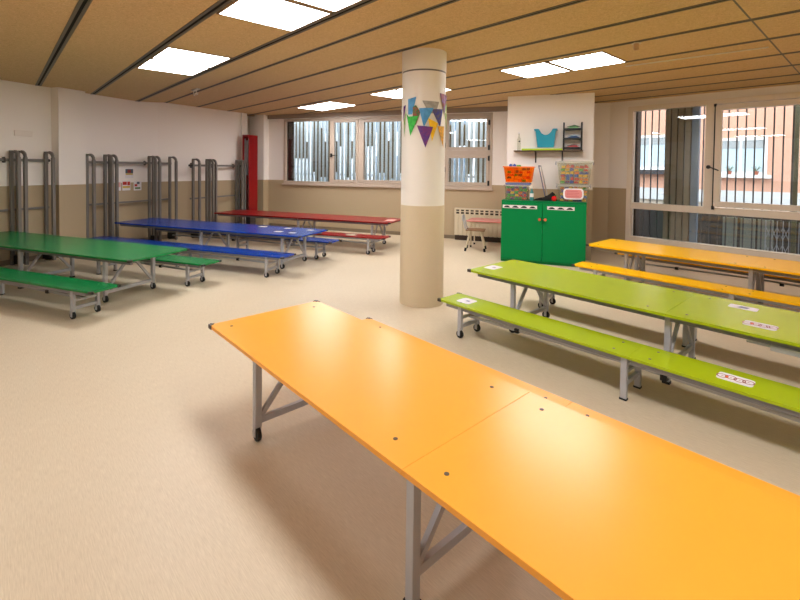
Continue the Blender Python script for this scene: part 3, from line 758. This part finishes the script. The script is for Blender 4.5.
fill(-.92-.19, LBX-.165, ZB+.008, 5, 2, 5, .076, .07, .052, 'in the clear bin under the orange one', (2, 2, 2, 3, 3, 2))
bin_('orange see-through bin of toy bricks on the left of the cupboard', -.89, LBX, ZB+.335, .46, .54, .42, .30, orange, rim=mat('orange_rim_plastic', (236, 124, 40), .4))
b = MB(); b.box(-.225, .225, -.2, .2, 0, .03); o = b.build('tray', mat('blue_grey_tray', (92, 110, 160), .5)); o.location = nl(-.9, LBX, ZB+.29); o.rotation_euler = (0, 0, TH); tag(o, 'thin bluish tray between the orange bin and the clear bin below', 'tray')
fill(-.89-.215, LBX-.175, ZB+.344, 6, 2, 5, .0715, .07, .054, 'in the orange bin', (3, 4, 1, 2, 4, 1))
for (dx, ci, lab) in ((-.12, 2, 'blue'), (-.05, 2, 'dark blue'), (.03, 3, 'green')):
    o = bpy.data.objects.new('toy_brick', bmesh_lib[(ci, 1 if ci == 2 else 0)]); COL.objects.link(o); o.location = nl(-.92+dx, LBX-.1, ZB+.344+5*.054+.004); o.rotation_euler = (0, 0, TH+.3+dx); o.scale = (1.25, 1.25, 1.25)
    tag(o, '%s toy brick heaped above the rim of the orange bin%s' % (lab, ', left end' if dx < -.1 else ''), 'toy brick')
bin_('cloudy clear bin with a pink framed label, right end of the cupboard', .09, LBX, ZB, .48, .53, .42, .30, clear, lid=clear2, rim=clear2)
fill(.09-.225, LBX-.17, ZB+.008, 6, 2, 5, .075, .07, .052, 'in the bin with the pink label', (1, 3, 2, 2, 2, 1))
bin_('large clear bin of toy bricks with a white lid, topmost on the right', .1, LBX, ZB+.325, .5, .6, .44, .40, clear, lid=clear2, rim=clear2)
fill(.1-.235, LBX-.175, ZB+.334, 6, 2, 6, .078, .07, .056, 'in the large lidded bin', (4, 3, 4, 3, 3, 1))
# pink label card taped to the lower right bin
t = MB(); t.k = 0
poly = []
for k in range(28):
    a = 2*PI*k/28; sx = .17*abs(math.cos(a))**.35*(1 if math.cos(a) >= 0 else -1); sz = .1*abs(math.sin(a))**.35*(1 if math.sin(a) >= 0 else -1); poly.append((sx*(1+.03*math.cos(6*a)), sz))
t.plate(poly, 0, .003); t.k = 1; t.plate([(x*.84, z*.78) for x, z in poly], -.0015, .001); t.k = 2
for k in range(4): t.box(-.11, .1-.03*(k % 2), -.0022, -.001, -.05+k*.03, -.042+k*.03)
o = t.build('label_card', [M['paper'], mat('pink_card', (214, 130, 128), .7), mat('dull_red_print', (190, 96, 96), .7)]); o.location = nl(.09, LBX-.222, ZB+.145); o.rotation_euler = (0, 0, TH)
tag(o, 'white scalloped card with a pink centre on the lower right bin', 'card')
# spray bottle
t = thing('spray_bottle', 'small spray bottle with a teal base beside the clear bin on the cupboard', 'bottle', nl(-.635, LC+.1, ZB), TH)
b = MB(); b.lathe((0, 0, 0), [(.034, 0), (.036, .02), (.036, .12), (.03, .16), (.014, .2), (.014, .22)], 18); b.k = 0; b.build('bottle', mat('teal_plastic_bottle', (60, 130, 130), .3), t, smooth=True)
b = MB(); b.lathe((0, 0, .065), [(.0368, 0), (.0368, .07)], 18); b.build('wrap', M['paper'], t, smooth=True)
b = MB(); b.box(-.05, .03, -.012, .012, .24, .275); b.cyl((0, 0, .218), .016, .03, 12); b.bar((-.035, 0, .245), (-.045, 0, .2), .012); b.build('trigger_head', M['white'], t, bevel=.003)
# folded music stand like rods + black bag + ball
t = thing('metal_stand', 'leaning pair of thin grey rods rising from the black bag on the cupboard', 'stand', nl(-.44, LC+.38, ZB), TH)
b = MB(); b.tube([(.04, 0, .02), (-.11, .19, .66)], .011, 8); b.build('rod', M['inkgrey'], t, smooth=True)
b = MB(); b.tube([(.085, 0, .02), (-.07, .19, .66)], .011, 8); b.build('rod', M['chrome'], t, smooth=True)
b = MB(); b.bar((-.115, .19, .65), (-.065, .19, .65), .02); b.bar((.03, 0, .07), (.09, 0, .07), .02); b.build('clip', M['black'], t)
b = MB()
pts = [(-.235, .0), (-.18, .03), (-.12, .045), (-.02, .075), (.05, .11), (.11, .15), (.15, .13), (.18, .08), (.2, .0)]
vs = []; fs = []; ny = 6
for j in range(ny):
    yy = -.09+.18*j/(ny-1); s_ = math.sin(PI*(j+.3)/(ny-.4))
    for x, z in pts: vs.append((x, yy+.02*math.sin(9*x), z*s_*(1+.15*math.sin(20*x+2*j))))
npt = len(pts)
for j in range(ny-1):
    for i in range(npt-1): fs.append((j*npt+i, j*npt+i+1, (j+1)*npt+i+1, (j+1)*npt+i))
    fs.append((j*npt+npt-1, j*npt, (j+1)*npt, (j+1)*npt+npt-1))
fs.append(tuple(range(npt))); fs.append(tuple(range(ny*npt-1, (ny-1)*npt-1, -1)))
b.add(vs, fs); o = b.build('cloth_bag', M['fabric'], smooth=True); o.location = nl(-.385, LC+.237, ZB); o.rotation_euler = (0, 0, TH); tag(o, 'crumpled black cloth bag lying on the cupboard between the bins', 'bag')
t = thing('toy_apple', 'shiny red toy apple with green leaf in front of the black bag', 'toy', nl(-.235, LC+.06, ZB), TH)
b = MB(); b.lathe((0, 0, 0), [(.016, .0), (.036, .012), (.048, .045), (.044, .078), (.026, .094), (.006, .088)], 20); b.build('apple_body', M['ball'], t, smooth=True)
b = MB(); b.tube([(0, 0, .088), (.004, 0, .12)], .004, 6); b.add([(0, 0, .11), (.03, .012, .125), (.05, 0, .118), (.03, -.012, .112)], [(0, 1, 2, 3)]); b.build('leaf', mat('toy_leaf', (60, 130, 50), .5), t)

# shelf on the pier
LS = LP-.001
sh = thing('wall_shelf', 'narrow dark wooden wall shelf on the white pier above the cupboard', 'shelf', nl(-.38, LS, 2.1), TH)
b = MB(); b.box(-.65, .63, -.24, 0, 0, .02); b.build('board', M['wood'], sh, bevel=.002)
for x in (-.24, .26):
    b = MB(); b.box(x-.012, x+.012, -.012, 0, -.22, 0); b.bar((x, -.2, -.008), (x, -.006, -.15), .014); b.box(x-.012, x+.012, -.22, 0, -.012, 0); b.build('bracket', M['black'], sh)
ZS = 2.121
b = MB(); b.box(-.38, .38, -.1, .1, 0, .035); o = b.build('foam_mat', M['limemat'], bevel=.01); o.location = nl(-.5, LS-.13, ZS); o.rotation_euler = (0, 0, TH); tag(o, 'lime green flat mat lying along the wall shelf', 'mat')
b = MB(); b.box(-.26, .24, -.08, .08, 0, .012); b.box(-.22, .26, -.07, .08, .012, .02); o = b.build('paper_stack', M['paper']); o.location = nl(-.47, LS-.125, ZS+.036); o.rotation_euler = (0, 0, TH); tag(o, 'thin stack of white papers on the lime mat', 'paper')
# turquoise scoop-front basket
t = thing('basket', 'turquoise plastic basket with a scooped front on the shelf', 'basket', nl(-.43, LS-.13, ZS+.057), TH)
b = MB(); th = .006; h = .36
front = []
N = 12
def zf(u): return h - (.12*max(0, math.cos(u*PI*.5/.62))**.6 if abs(u) < .62 else 0)
def side_pt(u, v, y): w_ = .155+.04*v; return (u*w_, y*(.085+.015*v), v)
vs = []; fs = []
def wallstrip(pts_top, pts_bot, nrm):
    o0 = len(vs); n_ = len(pts_top)
    for p, q in zip(pts_top, pts_bot): vs.append(p); vs.append(q)
    for p, q in zip(pts_top, pts_bot): vs.append((p[0]+nrm[0]*th, p[1]+nrm[1]*th, p[2])); vs.append((q[0]+nrm[0]*th, q[1]+nrm[1]*th, q[2]))
    for i in range(n_-1):
        a = o0+2*i; c2 = o0+2*n_+2*i
        fs.extend([(a, a+2, a+3, a+1), (c2+1, c2+3, c2+2, c2), (a, c2, c2+2, a+2), (a+1, a+3, c2+3, c2+1)])
    a = o0; c2 = o0+2*n_; fs.append((a, a+1, c2+1, c2)); a = o0+2*n_-2; c2 = o0+4*n_-2; fs.append((a, c2, c2+1, a+1))
us = [-1+2*i/24 for i in range(25)]
wallstrip([(u*.195, -.1, zf(u)) for u in us], [(u*.15, -.085, 0) for u in us], (0, 1))
wallstrip([(u*.195, .1, zf(u)) for u in us], [(u*.15, .085, 0) for u in us], (0, -1))
for s in (-1, 1): wallstrip([(s*.195, -.1, h), (s*.195, .1, h)], [(s*.15, -.085, 0), (s*.15, .085, 0)], (-s, 0))
b.add(vs, fs); b.box(-.15, .15, -.085, .085, 0, .006); b.build('basket_body', M['teal'], t)
b = MB()
for s in (-1, 1): b.box(s*.13, s*.215, -.115, .115, h-.03, h)
b.build('rim', M['teal'], t, bevel=.006)
# black three tier rack
rk = thing('tiered_rack', 'small black rack with three tiers at the right end of the shelf', 'rack', nl(.06, LS-.13, ZS), TH)
for sx in (-1, 1):
    for sy in (-1, 1):
        b = MB(); b.box(sx*.16-.014, sx*.16+.014, sy*.09-.014, sy*.09+.014, 0, .53); b.build('upright', M['black'], rk)
for z in (.03, .21, .39):
    b = MB(); b.box(-.16, .16, -.09, .09, z, z+.012); b.box(-.16, .16, -.092, -.086, z, z+.03); b.build('tray', M['black'], rk)
for z, nm_, cols in ((.043, 'white and red', ((225, 220, 215), (190, 60, 60), (120, 110, 110))), (.223, 'blue', ((60, 110, 150), (40, 80, 130), (150, 170, 180))), (.403, 'green', ((90, 160, 100), (130, 190, 130), (70, 120, 80)))):
    for i, c_ in enumerate(cols):
        b = MB(); b.box(-.12, .1, -.07, .07, 0, .02) if i == 0 else b.plate([(-.11, 0), (.12, 0), (.11-.05*i, .03), (-.06+.03*i, .025)], -.06, .06)
        o = b.build('booklet', mat('booklet_%s_%d' % (nm_.replace(' ', '_'), i), c_, .6)); o.location = nl(.06+.005*i, LS-.13, ZS+z+[0, .021, .052][i]); o.rotation_euler = (0, 0, TH)
        tag(o, '%s booklet in the %s tier of the black rack, %s' % (nm_, {.043: 'lowest', .223: 'middle', .403: 'top'}[z], ('at the bottom', 'in the middle', 'on top')[i]), 'booklet', '%s booklets in the rack' % nm_)
# clear bottle and small clear stand at the left end of the shelf
t = thing('clear_bottle', 'faint clear bottle with a dark tap at the left end of the shelf', 'bottle', nl(-.94, LS-.13, ZS), TH)
b = MB(); b.lathe((0, 0, 0), [(.032, 0), (.035, .01), (.035, .22), (.014, .29), (.014, .34)], 18); b.build('bottle', clear, t, smooth=True)
b = MB(); b.cyl((0, 0, .34), .018, .025, 12); b.build('cap', M['paper'], t)
b = MB(); b.cyl((.012, -.052, .18), .016, .02, 12, 'y'); b.build('tap', M['black'], t)

# ------------------------------------------------------------------ RADIATOR, SMALL TABLE, SMALL CHAIR
t = thing('radiator', 'cream ribbed radiator under the back window, left of the cupboard', 'radiator', nl(-2.6, LB-.02, 0), TH)
b = MB()
for i in range(13): b.box(i*.105+.006, i*.105+.099, -.12, -.02, .12, .62)
b.box(0, 13*.105, -.1, -.03, .13, .6); b.build('ribs', M['cream'], t, bevel=.006)
b = MB(); b.box(0, 13*.105, -.125, -.01, .62, .78); b.build('grille_head', M['cream'], t, bevel=.004)
b = MB()
for i in range(11):
    for z in (.645, .712): b.box(.05+i*.118, .05+i*.118+.075, -.128, -.124, z, z+.045 if z < .7 else z+.035)
b.build('grille_slots', M['slotdark'], t)
b = MB(); b.box(.02, 13*.105, -.11, -.02, .0, .12); b.build('base', M['slotdark'], t)
t = thing('low_table', 'low child table with pinkish red top in front of the radiator', 'table', nl(-1.66, 10.02, 0), TH)
b = MB(); b.box(-.44, .46, -.3, .34, .578, .6); b.build('tabletop', M['pinktop'], t, bevel=.004)
b = MB(); b.box(-.38, .4, -.22, -.2, .53, .578); b.box(-.38, .4, .2, .22, .53, .578); b.box(-.38, -.36, -.2, .2, .53, .578); b.box(.38, .4, -.2, .2, .53, .578); b.build('apron', M['cream'], t)
for sx, sy in ((-.35, -.2), (-.35, .2), (.37, -.2), (.37, .2)):
    b = MB(); b.tube([(sx, sy, .578), (sx, sy, .0)], .016, 12); l_ = b.build('leg', M['cream'], t, smooth=True)
    b = MB(); b.cyl((sx, sy, 0), .02, .04, 12); b.build('foot', M['rubber'], l_)
t = thing('child_chair', 'small chair with cream tube legs tucked under the pink table', 'chair', nl(-1.84, 9.5, 0), TH+.12)
b = MB(); b.box(-.2, .2, -.19, .19, .43, .446); b.box(-.2, -.17, -.19, .19, .446, .456); b.build('seat', M['ply'], t, bevel=.006)
for sx in (-1, 1):
    for sy in (-1, 1):
        b = MB(); b.tube([(sx*.11, sy*.12, .43), (sx*.2, sy*.19, .03)], .016, 10); l_ = b.build('leg', M['cream'], t, smooth=True)
        b = MB(); b.tube([(sx*.192, sy*.184, .07), (sx*.205, sy*.193, 0)], .024, 10); b.build('foot', M['rubber'], l_)
b = MB(); b.tube([(-.16, -.14, .43), (-.22, -.15, .5), (-.27, -.15, .74)], .014, 10); b.tube([(-.16, .14, .43), (-.22, .15, .5), (-.27, .15, .74)], .014, 10); b.build('back_frame', M['steel'], t, smooth=True)
b = MB(); b.box(-.285, -.268, -.18, .18, .64, .75); b.build('backrest', M['steel'], t, bevel=.006)

# ------------------------------------------------------------------ BUNTING ON THE COLUMN
bt = thing('bunting', 'string of painted paper pennants wrapped around the column', 'bunting', (CX, CY, 0))
CAMDIR = math.atan2(-CY, -CX)          # from the column towards the camera
def colpt(px_, py_, lift):
    """px in half-widths (-1 left .. 1 right as seen from the front side), z height"""
    a = CAMDIR + math.asin(max(-.999, min(.999, px_)))
    r = CR+lift; return (r*math.cos(a), r*math.sin(a), py_)
def pennant(poly, material, lift, extra=None):
    """poly: (u,z) points; subdivided so that the paper follows the round column"""
    bm = bmesh.new(); vs = [bm.verts.new((u, 0, z)) for u, z in poly]; bm.faces.new(vs)
    for k in range(1, 14):
        u = -1+2*k/14; bmesh.ops.bisect_plane(bm, geom=bm.verts[:]+bm.edges[:]+bm.faces[:], plane_co=(u, 0, 0), plane_no=(1, 0, 0))
    zs = [z for u, z in poly]; zt = max(zs); zb = min(zs)
    b = MB(); bm.verts.index_update(); nv = len(bm.verts)
    L = [(v.co.x, v.co.z) for v in bm.verts]
    def lf(z): return lift+.003*((zt-z)/(zt-zb))
    b.v = [colpt(u, z, lf(z)) for u, z in L]+[colpt(u, z, lf(z)+.002) for u, z in L]
    for f in bm.faces:
        ix = [v.index for v in f.verts]; b.f.append(tuple(ix[::-1])); b.f.append(tuple(i+nv for i in ix)); b.mi += [0, 0]
    for e in bm.edges:
        if len(e.link_faces) == 1: i, j = e.verts[0].index, e.verts[1].index; b.f.append((i, j, j+nv, i+nv)); b.mi.append(0)
    bm.free(); return b.build('pennant', material, bt)
def painted(name, c1, c2, sc=18):
    m = bpy.data.materials.new(name); m.use_nodes = True; nt = m.node_tree; bb = nt.nodes['Principled BSDF']; bb.inputs['Roughness'].default_value = .6
    tc = nt.nodes.new('ShaderNodeTexCoord'); n = nt.nodes.new('ShaderNodeTexNoise'); n.inputs['Scale'].default_value = sc; n.inputs['Detail'].default_value = 3
    nt.links.new(tc.outputs['Object'], n.inputs['Vector']); r = nt.nodes.new('ShaderNodeValToRGB'); e = r.color_ramp.elements
    e[0].position = .42; e[0].color = (*lin(c1), 1); e[1].position = .6; e[1].color = (*lin(c2), 1)
    nt.links.new(n.outputs['Fac'], r.inputs['Fac']); nt.links.new(r.outputs['Color'], bb.inputs['Base Color']); return m
PB, PG = painted('paint_blue', (70, 140, 190), (84, 156, 206)), painted('paint_green', (34, 160, 50), (60, 190, 66))
PP, PY = painted('paint_purple', (86, 44, 130), (120, 50, 120)), painted('paint_yellow', (240, 186, 20), (250, 200, 30), 30)
PD, PM = painted('paint_dark_green_red', (60, 110, 50), (150, 70, 50), 40), painted('paint_navy', (54, 52, 140), (90, 80, 110), 24)
PGy, PR = painted('paint_grey', (150, 146, 138), (168, 164, 154)), painted('paint_maroon_violet', (140, 60, 60), (130, 90, 150), 22)
PL, PO = painted('paint_lime', (130, 180, 90), (180, 180, 120), 22), painted('paint_mustard', (236, 170, 20), (190, 140, 40), 40)
def U(px_): return (px_-423.5)/22.9
def Zp(py_): return 1.75 + (168.5-py_)/445*5.53
def pn(pts, m_, lift): return pennant([(U(x), Zp(y)) for x, y in pts], m_, lift)
pn([(422, 101.6), (438.5, 102.2), (435, 114), (428.5, 114)], PGy, .004)
pn([(408, 99.5), (416.2, 97.6), (412.4, 115), (408.4, 115)], PB, .004)
pn([(413, 107.5), (416, 106), (420.5, 113), (416, 126), (413, 118)], PD, .007)
pn([(431, 110), (442.3, 109), (439.5, 127.5)], PM, .007)
pn([(419, 109.2), (433.2, 108.6), (423.8, 128)], PB, .010)
pn([(406.8, 113.6), (409, 117), (418.7, 117), (411, 136.3)], PG, .010)
pn([(428, 119), (437.2, 123.5), (431.6, 142)], PY, .012)
pn([(437, 126.5), (443.3, 126), (442.5, 147.5)], PO, .012)
pn([(417.3, 126.3), (432.6, 127.6), (425.5, 148.3)], PP, .015)
pn([(438.9, 93.3), (447, 93.6), (443.8, 112)], PR, .010)
pn([(443.6, 108), (447.1, 101), (446.8, 128)], PL, .008)
pn([(403.6, 106), (405.7, 105), (403.6, 121)], PP, .006)
pn([(403.9, 121), (406.0, 110), (404.6, 137)], PL, .004)
b = MB()
for i in range(60):
    pass
ang = [2*PI*k/48 for k in range(49)]
b.tube([((CR+.004)*math.cos(a), (CR+.004)*math.sin(a), 2.5+.05*math.cos(3*(a-CAMDIR))) for a in ang], .0025, 6, caps=False); b.build('string', M['paper'], bt)

# ------------------------------------------------------------------ SMALL CEILING FITTINGS
t = thing('smoke_detector', 'small beige detector hanging from the ceiling right of the light pair', 'detector', (-2.02, 5.52, ZF))
b = MB(); b.lathe((0, 0, -.012), [(.05, 0), (.05, .012)], 20); b.build('base', M['cream'], t)
b = MB(); b.lathe((0, 0, -.09), [(.02, 0), (.03, .02), (.03, .078)], 16); b.build('sensor', mat('tan_plastic', (196, 158, 116), .5), t, smooth=True)
t = thing('ceiling_hook', 'small white hanger fixed to the ceiling near the left wall', 'hook', (-9.0, 2.86, zc(2.86)-.005))
b = MB(); b.box(-.16, .16, -.03, .03, -.02, 0); b.build('plate', M['white'], t)
b = MB()
for x in (-.12, .03): b.tube([(x, 0, -.02), (x, 0, -.07), (x+.03, 0, -.11), (x+.08, 0, -.1), (x+.09, 0, -.07)], .009, 8)
b.build('hook_arm', M['white'], t, smooth=True)
t = MB(); t.tube([(-2.55, 6.6, ZF-.012), (-1.0, 6.75, ZF-.012)], .008, 8); o = t.build('cable', M['white']); tag(o, 'thin white cable run along the ceiling above the window wall', 'cable')
# emergency wall box near the left edge
b = MB(); b.box(0, .02, -.14, .14, -.05, .05); o = b.build('wall_plate', M['upwall'], bevel=.006); o.location = F3(NA+.001, 5.0, 2.28); o.rotation_euler = (0, 0, TH); tag(o, 'faint white oblong plate high on the left wall above the green frame', 'plate')

# ------------------------------------------------------------------ WORLD AND CAMERA
wd = bpy.data.worlds.new('overcast'); SC.world = wd; wd.use_nodes = True; nt = wd.node_tree
bg = nt.nodes['Background']; bg.inputs['Color'].default_value = (.90, .95, 1.0, 1); bg.inputs['Strength'].default_value = 5.2

cam = bpy.data.cameras.new('camera'); co = bpy.data.objects.new('camera', cam); COL.objects.link(co); SC.camera = co
f, roll, pitch, cy, psi, cx = 445.098, .01125886, .0273990, 179.960, .83212693, 400.384
cp, sp, cr_, sr_ = math.cos(pitch), math.sin(pitch), math.cos(roll), math.sin(roll)
fwd = Vector((0, cp, -sp)); up0 = Vector((0, sp, cp)); r0 = Vector((1, 0, 0))
r_ = r0*cr_ + up0*sr_; u_ = up0*cr_ - r0*sr_
ex = Vector((math.cos(psi), -math.sin(psi), 0)); ey = Vector((math.sin(psi), math.cos(psi), 0))
tr = lambda v: Vector((v.dot(ex), v.dot(ey), v.z))
R, U_, B_ = tr(r_), tr(u_), -tr(fwd)
mw = Matrix(((R.x, U_.x, B_.x, 0), (R.y, U_.y, B_.y, 0), (R.z, U_.z, B_.z, 1.75), (0, 0, 0, 1)))
co.matrix_world = mw
cam.sensor_width = 36; cam.sensor_fit = 'HORIZONTAL'; cam.lens = f/800*36
cam.shift_x = -(cx-400)/800; cam.shift_y = (cy-300)/800
cam.clip_start = .05; cam.clip_end = 200
SC.view_settings.view_transform = 'Standard'; SC.view_settings.look = 'None'; SC.view_settings.gamma = 1; SC.view_settings.use_curve_mapping = False
SC.view_settings.exposure = 0.0
SC.cycles.max_bounces = 10; SC.cycles.transparent_max_bounces = 24
try: SC.cycles.use_denoising = True
except Exception: pass
